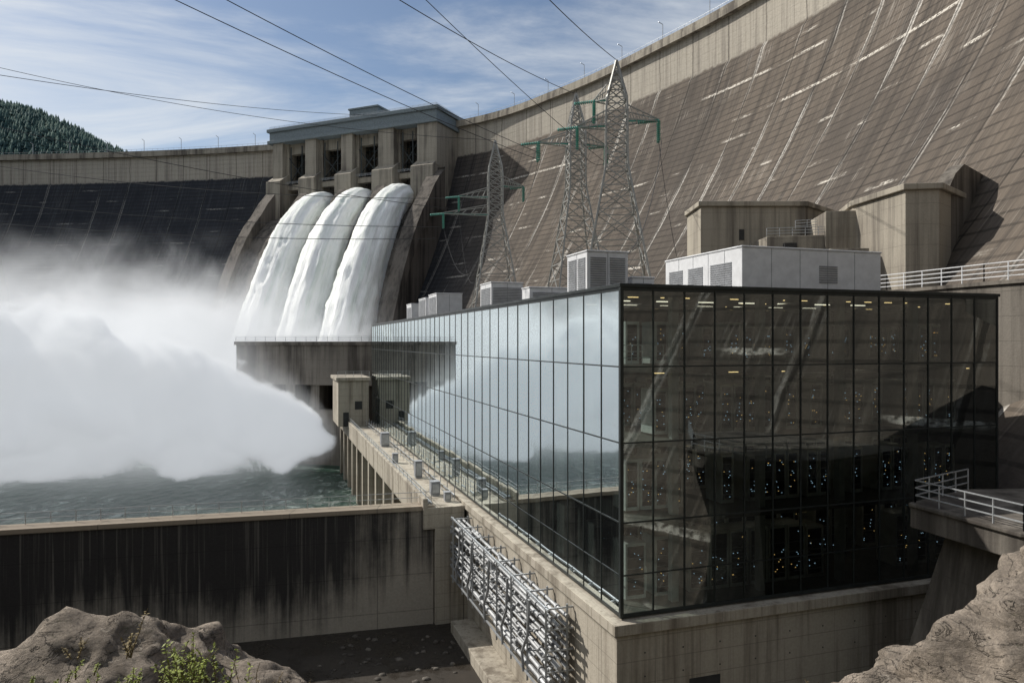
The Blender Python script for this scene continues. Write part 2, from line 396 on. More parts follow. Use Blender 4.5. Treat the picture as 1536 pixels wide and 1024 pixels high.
# ------------------------------------------------------------------ terrain
def sst(a,b,x):
    t=min(1,max(0,(x-a)/(b-a))); return t*t*(3-2*t)
def hgt(x,y):
    h=-34.0
    k=(-1.9-.62*max(0,y)) if y<7 else (-6.2-1.25*(y-7))
    if y<40: h=max(h,k + (0 if y>0 else -y*.25))
    bank=sst(-190,-420,x+ (y-250)*-.25)*(175 if y<420 else 100); h+=bank
    if y<60: h=max(h,-34+sst(48,110,x-y*.1)*sst(62,10,y)*125)
    if y<-30: h=max(h,sst(-30,-220,y)*110-10)
    if y>420: h=max(h,268*math.exp(-((x+640)/420)**2-((y-780)/300)**2)-10)
    if y>420: h=max(h,-30+sst(420,1300,y)*60)
    if x>130: h=max(h,sst(130,420,x)*140)
    n=noise.fractal(Vector((x*.012,y*.012,3)),1,2,5)
    amp=6 if h>-30 else 1
    if y<14 and abs(x)<16 : amp=.25
    return h+n*amp
NX=240; a=np.linspace(-1,1,NX); gx=2600*np.sign(a)*np.abs(a)**2.4; gy=60+2600*np.sign(a)*np.abs(a)**2.4
V=[(x,y,hgt(x,y)) for y in gy for x in gx]
F=[(j*NX+i,j*NX+i+1,(j+1)*NX+i+1,(j+1)*NX+i) for j in range(NX-1) for i in range(NX-1)]
m,t,b=mat('terrain'); c=t.coord(); f=t.noise(c,.05,8,.65); g=t.noise(c,.6,5,.7); x,y,z=t.sep(c)
rock=t.mix(g,(.12,.095,.07),(.28,.22,.165)); grn=t.mix(g,(.025,.04,.018),(.06,.075,.03))
col=t.mix(t.ramp(f,.44,.56),rock,grn); col=t.mix(t.ramp(y,420,520),col,(.03,.05,.045))
t.put(b.inputs['Base Color'],col); b.inputs['Roughness'].default_value=.95; t.put(b.inputs['Normal'],t.bump(g,.8,.8))
npmesh('terrain',V,F,m,None,True)

tv=[];tf=[]
def conifer(x,y,z,h):
    n=6; lay=4; ang0=random.random()*6
    for l in range(lay):
        zb=z+h*(.10+.21*l); zt=zb+h*.33; r=h*.24*(1-l/lay)**.8+.3; i=len(tv)
        tv.append((x,y,zt))
        for k in range(n):
            a=ang0+l+2*math.pi*k/n; rr=r*random.uniform(.6,1.2); tv.append((x+rr*math.cos(a),y+rr*math.sin(a),zb+random.uniform(-.04,.04)*h))
        for k in range(n): tf.append((i,i+1+k,i+1+(k+1)%n))
cnt=0
while cnt<8000:
    x=random.uniform(-700,-330); y=random.uniform(560,830); h=hgt(x,y)
    if x/y<-.80: cnt+=.3; continue
    if h<90: cnt+=.2; continue
    conifer(x,y,h-2,random.uniform(8,17)); cnt+=1
for _ in range(900):
    x=random.uniform(-330,-215); y=random.uniform(230,370); h=hgt(x,y)
    if h<-20: continue
    if np.min(np.hypot(cr[:,0]-x,cr[:,1]-y))<setback(100-h)+4: continue
    conifer(x,y,h-1,random.uniform(3,7))
m,t,b=mat('forest_foliage'); c=t.coord(); f=t.noise(c,.05,5,.7)
t.put(b.inputs['Base Color'],t.mix(t.ramp(f,.35,.65),(.028,.062,.062),(.10,.15,.125))); b.inputs['Roughness'].default_value=.95  # bluish tint puts distance haze into the foliage colour
npmesh('distant_forest',tv,tf,m)

# ------------------------------------------------------------------ glass building
bd=empty('glass_data_center_building')
LV,LU=103.0,28.0; Z=[-15.2,-10.0,-5.6,-1.4,3.0]
m=bpy.data.materials.new('reflective_glass'); m.use_nodes=True; t=NT(m.node_tree); m.node_tree.nodes.remove(m.node_tree.nodes['Principled BSDF'])
fr=t.n('ShaderNodeFresnel'); fr.inputs['IOR'].default_value=2.3
c=t.coord(); nb=t.bump(t.noise(c,.25,2,.5),.025,.3)
gl=t.n('ShaderNodeBsdfGlossy'); gl.inputs['Roughness'].default_value=.02; gl.inputs['Color'].default_value=(.78,.85,.86,1); t.put(gl.inputs['Normal'],nb)
tr=t.n('ShaderNodeBsdfTransparent'); tr.inputs['Color'].default_value=(.58,.64,.61,1)
ms=t.n('ShaderNodeMixShader'); t.put(ms.inputs[0],t.ramp(fr.outputs[0],.10,.55,.20,.92)); t.t.links.new(tr.outputs[0],ms.inputs[1]); t.t.links.new(gl.outputs[0],ms.inputs[2])
out=[n for n in m.node_tree.nodes if n.type=='OUTPUT_MATERIAL'][0]; t.t.links.new(ms.outputs[0],out.inputs['Surface']); M_glass=m
mb=MB(); nL=41; pw=LV/nL
for k in range(nL):
    for j in range(4):
        e=random.uniform(-.007,.007)
        mb.quad((*B(e,k*pw),Z[j]),(*B(-e,(k+1)*pw),Z[j]),(*B(-e,(k+1)*pw),Z[j+1]),(*B(e,k*pw),Z[j+1]))
mb.obj('glass_facade_river',M_glass,bd,normals=False)
mb=MB(); nR=14; pr=LU/nR
for k in range(nR):
    for j in range(4):
        e=random.uniform(-.006,.006)
        mb.quad((*B(k*pr,e),Z[j]),(*B((k+1)*pr,-e),Z[j]),(*B((k+1)*pr,-e),Z[j+1]),(*B(k*pr,e),Z[j+1]))
mb.obj('glass_facade_front',M_glass,bd,normals=False)
mb=MB()
for k in range(nL+1): mb.fbox(B,-.035,.08,k*pw-.028,k*pw+.028,Z[0],Z[4]) if k else mb.fbox(B,-.09,.12,-.09,.12,Z[0],Z[4])
for k in range(1,nR+1): mb.fbox(B,k*pr-.035,k*pr+.035,-.05,.08,Z[0],Z[4])
for z in Z[1:4]+[Z[0]+.10,Z[4]-.10,-12.9]:
    h=.04 if z in Z[1:4] else (.10 if z!=-12.9 else .03)
    mb.fbox(B,-.025,.06,.12,LV,z-h,z+h); mb.fbox(B,.12,LU,-.035,.06,z-h,z+h)
mb.obj('mullions',M_mull,bd)
mb=MB(); mb.fbox(B,-.12,LU+.2,-.12,LV+.2,3.0,3.2); mb.obj('roof_edge',M_mull,bd,bevel=.02)
mb=MB()
for z in Z[1:4]: mb.fbox(B,.35,LU-.1,.35,LV-.1,z-.35,z-.06)
mb.fbox(B,.1,LU-.1,.1,LV-.1,2.6,2.99); mb.fbox(B,.1,LU-.1,.1,LV-.1,-15.3,-15.12)
mb.obj('floor_slabs',M_slab,bd)
mb=MB(); mb.fbox(B,LU,LU+.3,.1,LV,-15.2,3); mb.fbox(B,0.1,LU+.3,LV,LV+.3,-15.2,3); mb.fbox(B,7,LU,17,17.4,-15.1,2.6)
mb.fbox(B,7,7.4,17.4,LV,-15.1,2.6); mb.obj('core_walls',M_dark,bd)
mb=MB()
for u in np.arange(4,28,6.0):
    for v in (1.2,9): mb.fbox(B,u-.22,u+.22,v-.22,v+.22,-15.1,2.6)
for v in np.arange(8,100,8.0): mb.fbox(B,1.0,1.4,v-.2,v+.2,-15.1,2.6)
mb.obj('columns',simple('column_paint',(.42,.44,.43)),bd)
fr_=MB(); bk=MB(); led=MB(); ledb=MB(); wp=MB()
def rack(u,v,z,w,d,h):
    bk.fbox(B,u+.06,u+w-.06,v+.03,v+d,z+.06,z+h-.08)
    for a,b_ in((u,u+.12),(u+w-.12,u+w)): fr_.fbox(B,a,b_,v-.02,v+d+.02,z,z+h)
    fr_.fbox(B,u+.12,u+w-.12,v-.02,v+d+.02,z+h-.18,z+h); fr_.fbox(B,u+.12,u+w-.12,v-.02,v+.04,z,z+.20)
    for q in range(4): wp.fbox(B,u+.15,u+w-.15,v-.012,v+.02,z+.5+q*.62,z+.53+q*.62)
    for _ in range(8):
        zz=z+.35+random.randrange(int((h-.7)/.12))*.12; uu=u+random.uniform(.15,w-.25)
        (led if random.random()<.35 else ledb).fbox(B,uu,uu+.04,v-.02,v+.02,zz,zz+.02)
for fl in range(4):
    z=Z[fl]+.08 if fl else -15.1; h=[3.5,3.0,2.9,2.5][fl]; u=1.4
    while u<26.5:
        w=1.35 if fl==0 else .9
        if random.random()<(.9 if fl<3 else .35): rack(u,2.2,z,w,1.6,h*random.choice([1,1,.93]))
        if random.random()<.9: rack(u,6.6,z,w,1.4,h*.95)
        if random.random()<.7: rack(u,11.5,z,w,1.4,h)
        u+=w+ (.08 if random.random()<.72 else random.choice([.6,1.0,1.7]))
for fl in range(4):
    z=Z[fl]+.08 if fl else -15.1
    v=15
    while v<98:
        uu=3.0; bk.fbox(B,uu,uu+1.2,v,v+2.4,z,z+2.8); fr_.fbox(B,uu-.05,uu,v,v+.12,z,z+2.85); fr_.fbox(B,uu-.05,uu,v+2.28,v+2.4,z,z+2.85)
        v+=random.choice([2.5,2.5,4.2])
bk.obj('server_rack_bodies',M_rack,bd); fr_.obj('server_rack_frames',M_rackf,bd); wp.obj('server_rack_shelves',M_grille,bd)
def emis(name,col,s):
    m,t,b=mat(name); b.inputs['Base Color'].default_value=(*col,1); b.inputs['Emission Color'].default_value=(*col,1); b.inputs['Emission Strength'].default_value=s; return m
led.obj('status_leds_warm',emis('led_warm',(1,.6,.2),1.4),bd); ledb.obj('status_leds_blue',emis('led_blue',(.5,.75,1),1.3),bd)
mb=MB(); m2=MB()
for fl in range(4):
    z=Z[fl+1]-.42
    for v in (1.5,5.5,10,14):
        for u in np.arange(1.5,27.5,1.7):
            if random.random()<.5: mb.fbox(B,u+random.uniform(-.3,.3),u+.38,v,v+.06,z-.05,z-.01)
    for v in (5.0,9.9):
        for u in np.arange(2,26,3.1):
            if random.random()<.8: m2.fbox(B,u,u+1.2,v,v+.14,z-.06,z-.01)
mb.obj('ceiling_downlights',emis('downlight_lit',(1,.70,.32),2.2),bd)
m2.obj('added_aisle_fill',emis('added_fill_glow',(1,.90,.72),2.0),bd)  # glowing strips added to brighten the racks, not fixtures of the building
mb=MB()
for fl in range(4):
    z=Z[fl+1]-.75
    for v in (4.6,6.2,9.5): mb.fbox(B,1,27,v,v+.3,z-.1,z)
    for u in (5,13,21): mb.fbox(B,u,u+.3,1,16,z+.06,z+.16)
mb.obj('cable_trays',M_grille,bd)
mb=MB(); railing(mb,[(*B(.5,1.0),-1.3),(*B(3.2,1.0),-1.3)],1.1,.7,.03); railing(mb,[(*B(.6,.8),-5.5),(*B(.6,14),-5.5)],1.1,1.5,.03); mb.obj('gallery_railing',M_steel,bd)
def hvac(u0,u1,v0,v1,z1,louv,name,z0=3.0):
    e=empty(name); mb=MB(); mb.fbox(B,u0,u1,v0,v1,z0+.25,z1); mb.fbox(B,u0-.06,u1+.06,v0-.06,v1+.06,z1,z1+.12)
    mb.obj('casing',M_white,e,bevel=.04)
    mb=MB(); mb.fbox(B,u0+.2,u1-.2,v0+.2,v1-.2,z0,z0+.25)
    sm=MB()
    n=max(2,int((u1-u0)/2.2))
    for k in range(1,n): sm.fbox(B,u0+(u1-u0)*k/n-.02,u0+(u1-u0)*k/n+.02,v0-.012,v0+.01,z0+.3,z1-.02)
    n=max(2,int((v1-v0)/2.0))
    for k in range(1,n): sm.fbox(B,u0-.012,u0+.01,v0+(v1-v0)*k/n-.02,v0+(v1-v0)*k/n+.02,z0+.3,z1-.02)
    sm.obj('seams',M_grille,e); mb.obj('skid',M_grille,e)
    lv=MB()
    for (side,a,b_,za,zb) in louv:
        n=int((zb-za)/.16)
        for k in range(n):
            zz=za+k*.16
            if side=='f': lv.fbox(B,a,b_,v0-.05,v0-.002,zz,zz+.09)
            else: lv.fbox(B,u0-.05,u0-.002,a,b_,zz,zz+.09)
    lv.obj('louvres',M_grille,e); return e
hvac(12.5,24.6,6.4,16.6,6.5,[('f',19,20.6,4.2,5.6),('l',7.6,10.2,3.9,5.8),('l',11.2,13.2,3.9,5.8),('l',14,16,3.9,5.8)],'rooftop_air_handling_unit')
hvac(2.75,5.95,10.6,14.2,6.3,[('f',3.0,4.2,3.6,6.0),('f',4.5,5.7,3.6,6.0),('l',10.9,12.2,3.6,6.0),('l',12.5,13.9,3.6,6.0)],'rooftop_chiller')
hvac(2.8,6.2,34,38,5.9,[('f',3,6,3.6,5.6),('l',34.3,37.7,3.6,5.6)],'rooftop_chiller')
hvac(3.3,7.5,24,26,4.7,[('f',3.6,7.2,3.6,4.5)],'rooftop_condenser')
hvac(2.5,6,58,63,6.3,[('l',58.3,62.7,3.6,6)],'rooftop_chiller'); hvac(2.5,6,65,70,6.1,[('l',65.3,69.7,3.6,6)],'rooftop_chiller'); hvac(2.5,5,76,80,5.8,[('l',76.3,79.7,3.6,5.5)],'rooftop_condenser')
hvac(6.6,8.4,11.2,12.8,4.6,[('f',6.8,8.2,3.5,4.4)],'rooftop_condenser')
pl=empty('concrete_plinth'); mb=MB(); mb.fbox(B,-.5,LU+.6,-.5,LV+2,-36,-15.9); mb.fbox(B,-.75,LU+.8,-.75,LV+2,-15.9,-15.3); mb.obj('wall',M_conc,pl,bevel=.03)
mb=MB(); mb.fbox(B,-2.6,-.5,2,29,-36,-25.6); mb.obj('footing',M_conc,pl,bevel=.05)
mb=MB()
for k in range(12):
    mb.fbox(B,1.2+2.4*k-.04,1.2+2.4*k+.04,-.515,-.49,-17.1,-17.02); mb.fbox(B,1.2+2.4*k-.04,1.2+2.4*k+.04,-.515,-.49,-18.4,-18.32)
mb.fbox(B,4,6,-.53,-.48,-19.9,-18.9)
mb.obj('tie_holes_and_vent',M_dark,pl)

# ------------------------------------------------------------------ river deck
dk=empty('river_access_deck'); mb=MB(); mb.fbox(B,-4.7,-.76,31,122,-17.6,-15.6); mb.fbox(B,-4.75,-4.3,31,122,-15.6,-14.7); mb.fbox(B,-3.6,-.5,31,33,-36,-17.6)
for v in np.arange(34,120,7.5): mb.fbox(B,-4.6,-.8,v,v+1.3,-34,-17.6)
mb.fbox(B,-3,-.6,33,122,-34,-26.3)
mb.obj('deck_structure',M_conc,dk,bevel=.04)
mb=MB(); mb.fbox(B,-.9,-.8,31,122,-34,-17.6); mb.obj('deck_back_wall',M_conc_dark,dk)
mb=MB(); railing(mb,[(*B(-4.5,31),-14.7),(*B(-4.5,122),-14.7)],.7,2.4,.03,2); railing(mb,[(*B(-1.6,33),-15.6),(*B(-1.6,110),-15.6)],1.0,2.4,.03,2)
mb.beam((*B(-4.0,32),-15.3),(*B(-4.0,121),-15.3),.12,None,8);mb.beam((*B(-3.7,32),-15.4),(*B(-3.7,121),-15.4),.09,None,8)
for v in np.arange(34,100,3.1):
    mb.beam((*B(-1.0,v),-15.6),(*B(-1.0,v),-14.2),.05); mb.beam((*B(-1.0,v),-15.2),(*B(-1.0,v+1.6),-15.2),.09,None,6)
mb.obj('deck_railing',M_steel,dk)
for v,u,w,h in((36,-2.9,.9,1.4),(46,-2.6,.8,1.9),(57,-3.4,.7,1.2),(72,-2.7,1.2,2.0),(33,-2.2,.6,.9)):
    e=empty('electrical_cabinet'); mb=MB(); mb.fbox(B,u,u+w,v,v+w*1.1,-15.45,-15.6+h); mb.fbox(B,u-.05,u+w+.05,v-.05,v+w*1.1+.05,-15.6+h,-15.54+h); mb.obj('casing',M_grille,e,bevel=.03)
    mb=MB(); mb.fbox(B,u+.1,u+w-.1,v-.03,v-.004,-15.3,-15.8+h); mb.fbox(B,u+.05,u+w-.05,v+.05,v+w,-15.6,-15.45); mb.obj('door',M_steel,e)
e=empty('gate_control_booth'); mb=MB(); mb.fbox(B,-6.5,-1,100,112,-15.6,-7.2); mb.fbox(B,-6.9,-.7,99.6,112.4,-7.2,-6.6); mb.obj('walls',M_conc,e,bevel=.05)
mb=MB(); mb.fbox(B,-5.6,-4.6,99.9,100.02,-15.6,-13); mb.fbox(B,-3.5,-2.2,99.9,100.02,-12.5,-11); mb.obj('door_and_window',M_dark,e)
mb=MB(); railing(mb,[(*B(-6.6,99.8),-6.6),(*B(-.9,99.8),-6.6)],1.1,1.5,.04); mb.obj('railing',M_steel,e)

# ------------------------------------------------------------------ retaining wall
def W(a,b): return (-7.4-.968*a-.25*b, 68.6-.25*a+.968*b)
rw=empty('retaining_wall'); mb=MB(); mb.fbox(W,0,90,0,1.7,-36,-15.9); mb.fbox(W,-.1,90,-.15,1.85,-15.9,-15.45)
mb.fbox(W,-4.5,0,2.4,4,-36,-15.9); mb.obj('wall',M_wall,rw,bevel=.04)
mb=MB(); railing(mb,[(*W(0,1.5),-15.45),(*W(90,1.5),-15.45)],1.0,1.9,.035,2); mb.obj('railing',M_steel,rw)
m,t,b=mat('wet_ground'); c=t.coord(); f=t.noise(c,.35,6,.65); g=t.noise(c,4,4,.7)
t.put(b.inputs['Base Color'],t.mix(f,(.015,.013,.011),(.06,.05,.04))); t.put(b.inputs['Roughness'],t.ramp(f,.35,.6,.2,.9)); t.put(b.inputs['Normal'],t.bump(g,.4,.08))
mb=MB(); mb.prism([(-120,20),(30,20),(30,60),(-2,75),(-120,60)],-40,-26.6); mb.obj('lower_yard_ground',m)
V=[];Fr=[]
bm=bmesh.new(); bmesh.ops.create_icosphere(bm,subdivisions=2,radius=1); sv=np.array([v.co[:] for v in bm.verts]); sf=np.array([[v.index for v in f.verts] for f in bm.faces]); bm.free()
for k in range(90):
    p=np.array([random.uniform(-16,-3),random.uniform(52,66),-26.6]); r=random.uniform(.08,.35); V.append(sv*np.array([r,r*random.uniform(.6,1),r*.6])*(1+rng.normal(0,.12,(len(sv),1)))+p); Fr.append(sf+k*len(sv))
npmesh('loose_rubble',np.vstack(V),np.vstack(Fr),M_conc_dark)

# ------------------------------------------------------------------ pipe rack
pk=empty('pipe_rack'); fm=MB(); pp=MB()
for v in np.arange(5.5,30,3.4):
    for u in(-2.3,-.9): fm.beam((*B(u,v),-22.2),(*B(u,v),-16.2),.09)
    for z in (-16.4,-17.7,-19,-20.3,-21.6): fm.beam((*B(-2.35,v),z),(*B(-.5,v),z),.07)
    fm.beam((*B(-2.3,v),-21.6),(*B(-.5,v),-23.6),.07)
for z in(-16.3,-21.7): fm.beam((*B(-2.35,5),z),(*B(-2.35,29.8),z),.08)
for z in (-16.75,-17.35,-18.0,-18.6,-19.3,-19.9,-20.6,-21.2):
    for u in (-2.15,-1.6,-1.1):
        r=random.choice([.09,.12,.16]); pts=[]; v=5; zz=z
        while v<30:
            pts.append((*B(u,v),zz)); v+=random.uniform(2,5)
            if random.random()<.4: pts.append((*B(u,v),zz)); zz=z+random.choice([-.25,.0,.25]); v+=.3
        pts.append((*B(u,30.5),zz)); pp.path(pts,r,8)
        for vv in np.arange(6+random.random()*2,29,4.5): pp.beam((*B(u,vv),z+.0),(*B(u,vv+.18),z),r+.07,None,10)
for v in (8,12.5,17,22,26): pp.path([(*B(-2.5,v),-16.6),(*B(-2.5,v+.3),-19),(*B(-2.5,v+1.4),-20.5),(*B(-2.4,v+1.4),-21.8)],.1,8)
fm.obj('frame',M_steel,pk); pp.obj('pipes',simple('pipe_grey',(.42,.43,.44),.5,.35,.5,.8),pk,smooth=False)

# ------------------------------------------------------------------ outlet structure behind building
ist=empty('outlet_works_building'); mb=MB()
mb.prism([(-63,166),(-43,160),(-30,157),(-24,185),(-60,190)],-9.6,-.8); mb.prism([(-63.4,165.6),(-43,159.5),(-29.6,156.6),(-24,185.4),(-60,190.4)],-.8,0)
for k in range(6):
    x=-62+k*5.8; y=165.8-k*1.55; mb.prism([(x,y),(x+2,y-.5),(x+3,y+6),(x+1,y+6.5)],-34,-9.6)
mb.prism([(-58,173),(-28,165),(-26,180),(-56,188)],-34,-9.6); mb.prism([(-50,161.5),(-33,156.8),(-32,160),(-49,164.5)],-34,-15); mb.obj('walls',M_conc_dark,ist,bevel=.06)
mb=MB(); railing(mb,[(-63,165.8,0),(-43,159.8,0),(-30,156.8,0)],1.1,2.5,.05); mb.obj('railing',M_steel,ist)
tr_=empty('powerhouse_terrace'); mb=MB()
mb.prism([B(28.9,12),(40,66),(110,60),(110,262),(-20,300),(-45,262),(-28,160),B(28.9,106)],-36,1.0)
mb.obj('lower_terrace',M_conc_dark,tr_)
mb=MB(); mb.prism([(36,70),(39,60),(45,42),(70,30),(110,30),(110,105),(36,105)],-36,4.6); mb.prism([(35.8,70),(38.8,59.9),(44.8,41.8),(69,29.6),(69.4,30),(45.2,42.3),(39.3,60.3),(36.3,70.2)],4.6,4.9)
mb.obj('upper_terrace',M_conc_dark,tr_)
mb=MB(); railing(mb,[(33.5,76,4.9),(36.1,70,4.9),(39.1,60.2,4.9),(45,42.2,4.9),(69,30,4.9)],1.5,2.0,.05,4); mb.obj('terrace_railing',M_white,tr_)
tb=empty('valve_house'); mb=MB()
mb.prism([(27,104),(42,104),(50,112),(56,130),(36,130),(27,112)],1,19.3); mb.prism([(26.6,103.6),(42.2,103.6),(50.4,112),(56,130),(36,130.4),(26.6,112)],19.3,20)
mb.prism([(34,97),(43.5,95),(44,104),(34,104)],1,14); mb.obj('walls',M_conc_dam2,tb,bevel=.08)
mb=MB(); mb.fbox(lambda a,b:(a,b),36,37.6,95.9,97.2,10.5,13); mb.fbox(lambda a,b:(a,b),32.5,33.2,103.9,104.2,14.5,16); mb.obj('openings',M_dark,tb)
mb=MB(); railing(mb,[(34,97,14),(43.5,95,14)],1.1,1.5,.05); railing(mb,[(39,100,15.5),(47,96,15.5)],1.1,1.5,.05); mb.obj('railing',M_steel,tb)
bt=empty('buttress_block'); mb=MB(); mb.prism([(45.8,84.6),(49.4,84),(58,92),(58,110),(48,110),(44.5,95)],1,17.6)
mb.prism([(41,95),(46,94),(54,110),(43,110)],1,17.0); mb.prism([(39.4,90),(44,89.5),(45,96),(40,96.5)],1,11.5)
mb.prism([(45.4,84.2),(49.6,83.6),(58.3,91.8),(58,110),(47.6,110),(44.1,94.8)],17.6,18.3)
mb.obj('walls',M_conc_dam2,bt,bevel=.08)
mb=MB(); mb.fbox(lambda a,b:(a,b),41,42.2,89.3,90.2,4.6,8); mb.obj('door',M_dark,bt)
mb=MB()
i=len(mb.v); P=[(49.5,84.5),(64,96)]; th=(-1.0,1.3)
prof_=[(0,1),(0,15),(.28,20.3),(.42,21.8),(1,21),(1,1)]
for k in (0,1):
    for s_,z_ in prof_: mb.v.append((P[0][0]+(P[1][0]-P[0][0])*s_+th[0]*k,P[0][1]+(P[1][1]-P[0][1])*s_+th[1]*k,z_))
n=len(prof_); mb.f.append(tuple(i+k for k in range(n))); mb.f.append(tuple(i+n+k for k in reversed(range(n))))
for k in range(n): j=(k+1)%n; mb.f.append((i+k,i+n+k,i+n+j,i+j))
mb.obj('pointed_shadow_fin',M_conc_dark,bt)  # pointed fin in darker concrete, stands in for the arch shadow
rp=empty('viewing_platform'); poly=[(20.6,37.6),(22.2,31.6),(30,25),(42,30),(40,42),(25.6,41)]
mb=MB(); mb.prism(poly,-9.6,-8.5); mb.prism([(p[0]+(-.15 if p[0]<26 else .15),p[1]-.1) for p in poly],-8.5,-8.3); mb.prism([(22.4,37.4),(23.6,32.6),(38,30),(38,40)],[-33]*4,-9.6)
mb.prism([(20.0,40),(21.3,33.5),(23.6,32.6),(22.4,37.4)],-33,[-22,-22,-9.7,-9.7]); mb.obj('slab_and_buttress',M_conc_dark,rp,bevel=.05)
mb=MB(); railing(mb,[(25.6,40.8,-8.3),(20.8,37.5,-8.3),(22.4,31.8,-8.3),(30,25.2,-8.3)],1.15,1.5,.04,3); mb.obj('railing',M_steel,rp)

# ------------------------------------------------------------------ pylons
def pylon(name,cx,cy,z0,z1,hb,arms,rot=.3):
    e=empty(name); mb=MB(); gi=MB(); zw=z0+(z1-z0)*.62; H=z1-z0
    def half(z):
        if z<zw: return hb+(hb*.26-hb)*((z-z0)/(zw-z0))
        if z<z0+H*.84: return hb*.26
        return hb*.26*(1-(z-(z0+H*.84))/(H*.16))+.05
    def cor(k,z):
        h=half(z); a=rot+math.pi/4+k*math.pi/2; return Vector((cx+h*1.414*math.cos(a),cy+h*1.414*math.sin(a),z))
    lv=[z0]; z=z0
    while z<z1-.8: z+=max(1.6,half(z)*1.3); lv.append(min(z,z1))
    for a,b_ in zip(lv[:-1],lv[1:]):
        for k in range(4):
            mb.beam(cor(k,a),cor(k,b_),.23); j=(k+1)%4
            mb.beam(cor(k,a),cor(j,b_),.115); mb.beam(cor(j,a),cor(k,b_),.115); mb.beam(cor(k,b_),cor(j,b_),.115)
            if half(a)>3:
                c0=(cor(k,a)+cor(j,b_))/2; mb.beam(c0,(cor(k,a)+cor(k,b_))/2,.08); mb.beam(c0,(cor(j,a)+cor(j,b_))/2,.08)
    ends=[]
    for (za,L,dirx) in arms:
        d=Vector((math.cos(rot)*dirx,math.sin(rot)*dirx,0)); tip=Vector((cx,cy,za))+d*L
        p=Vector((-d.y,d.x,0)); h=half(za)
        for sgn in(-1,1):
            b0=Vector((cx,cy,za))+d*h+p*h*sgn; b1=b0+Vector((0,0,2.4)); mb.beam(b0,tip,.13); mb.beam(b1,tip+Vector((0,0,.3)),.13)
            for q in (.2,.4,.6,.8): mb.beam(b0.lerp(tip,q),b1.lerp(tip,q-.12),.08)
        for q in (0.3,.6): mb.beam((Vector((cx,cy,za))+d*h+p*h).lerp(tip,q),(Vector((cx,cy,za))+d*h-p*h).lerp(tip,q),.08)
        for off in(-.7,.7):
            a=tip+p*off; gi.beam(a,a+Vector((0,0,-.3)),.1)
            for k in range(10): gi.beam(a+Vector((0,0,-.3-.36*k)),a+Vector((0,0,-.5-.36*k)),.36,.18,8)
        for k in range(10):
            a=tip+Vector((-.9,.25,-.03))*(.4*k); gi.beam(a,a+Vector((-.25,.07,0)),.34,.18,8)
        gi.beam(Vector((cx,cy,za))+d*h+Vector((0,0,.12)),tip+Vector((0,0,.12)),.18)
        ends.append(tip+Vector((0,0,-3.4)))
    mb.obj('lattice',M_pylon,e); gi.obj('insulators',M_green,e); return ends
eA=pylon('transmission_tower',-4.4,190,1,52.6,7.0,[(37.5,9.5,-1),(40.5,7.5,1),(33,13.5,-1)],.15)
eB=pylon('transmission_tower',13.2,150,1,51.2,6.3,[(40.5,8,-1),(40.5,6.5,1)],.2)
eC=pylon('transmission_tower',18.7,130,1,50.2,7.2,[(39.2,7.4,1),(38.4,7,-1),(43,4,-1)],-.1)
cb=MB()
def cable(p,q,sag=2,r=.06,n=40):
    p=Vector(p);q=Vector(q);pts=[p.lerp(q,k/n)-Vector((0,0,4*sag*(k/n)*(1-k/n))) for k in range(n+1)]
    cb.path(pts,r,5)
def through(p,q,k):
    p=Vector(p);q=Vector(q); return p+(q-p)*k
cable((18.7,130,50.3),through((18.7,130,50.2),(5.5,90,43.5),3.2),2.5)
cable((12.7,150,51.2),through((12.7,150,51),(-11.8,90,43.8),2.3),3)
cable(eB[1],through(eB[1],(-8.9,90,43.5),2.3),3,.05)
cable(eB[0],through(eB[0],(-37,88,42.5),2.2),3); cable(eB[0]+Vector((.5,0,1.2)),through(eB[0],(-34,88,43.2),2.2),3)
cable(eA[0],(-135,120,48),3,.07)
cable(eA[2],(-170,165,38),3,.08); cable(eA[2]+Vector((-2,0,-3)),(-170,165,32.5),3,.08); cable(eA[0]+Vector((0,0,3)),(-190,190,56),5,.08); cable((-60,335,104),(-170,150,66),4,.09)
cable((-4.4,190,52.6),(-150,150,68),5,.06)
cable(eA[1],eB[0],2.5,.05); cable(eA[0],(-9,170,14),6,.05); cable(eB[1],eC[1],1.5,.05); cable(eA[2],(-9,165,16),5,.05); cable(eC[0],(30,125,8),3,.05); cable(eC[0]+Vector((.6,0,0)),(8,60,7),6,.05)
cb.obj('power_lines',M_cable)

# ------------------------------------------------------------------ foreground rocks
m,t,b=mat('granite_rock'); c=t.coord(); cw=t.map(c,(1,1,2.6),(0,0,0),(.15,.25,.1)); f=t.noise(cw,1.0,9,.72,.6); g=t.noise(c,14,6,.78); h=t.noise(cw,3.2,7,.75,1.2)
crack=t.ramp(t.math('ABSOLUTE',t.math('SUBTRACT',t.noise(cw,.8,5,.6,1.0),.5)),0,.012)
col=t.mix(t.ramp(f,.3,.7),(.15,.125,.10),(.44,.37,.30)); col=t.mix(t.ramp(g,.4,.7,0,.65),col,(.11,.095,.08)); col=t.mix(t.ramp(h,.58,.68,0,.6),col,(.48,.43,.36)); col=t.mix(t.ramp(h,.42,.34,0,.6),col,(.07,.072,.042))
t.put(b.inputs['Base Color'],t.mix(t.math('MULTIPLY',t.math('SUBTRACT',1,crack),.7),col,(.02,.018,.015))); b.inputs['Roughness'].default_value=.95
t.put(b.inputs['Normal'],t.bump(t.math('ADD',t.math('ADD',h,t.math('MULTIPLY',g,.5)),t.math('MULTIPLY',crack,.35)),.9,.12)); M_rock=m
bm=bmesh.new(); bmesh.ops.create_icosphere(bm,subdivisions=6,radius=1); rv=np.array([v.co[:] for v in bm.verts]); rf=np.array([[v.index for v in f.verts] for f in bm.faces]); bm.free()
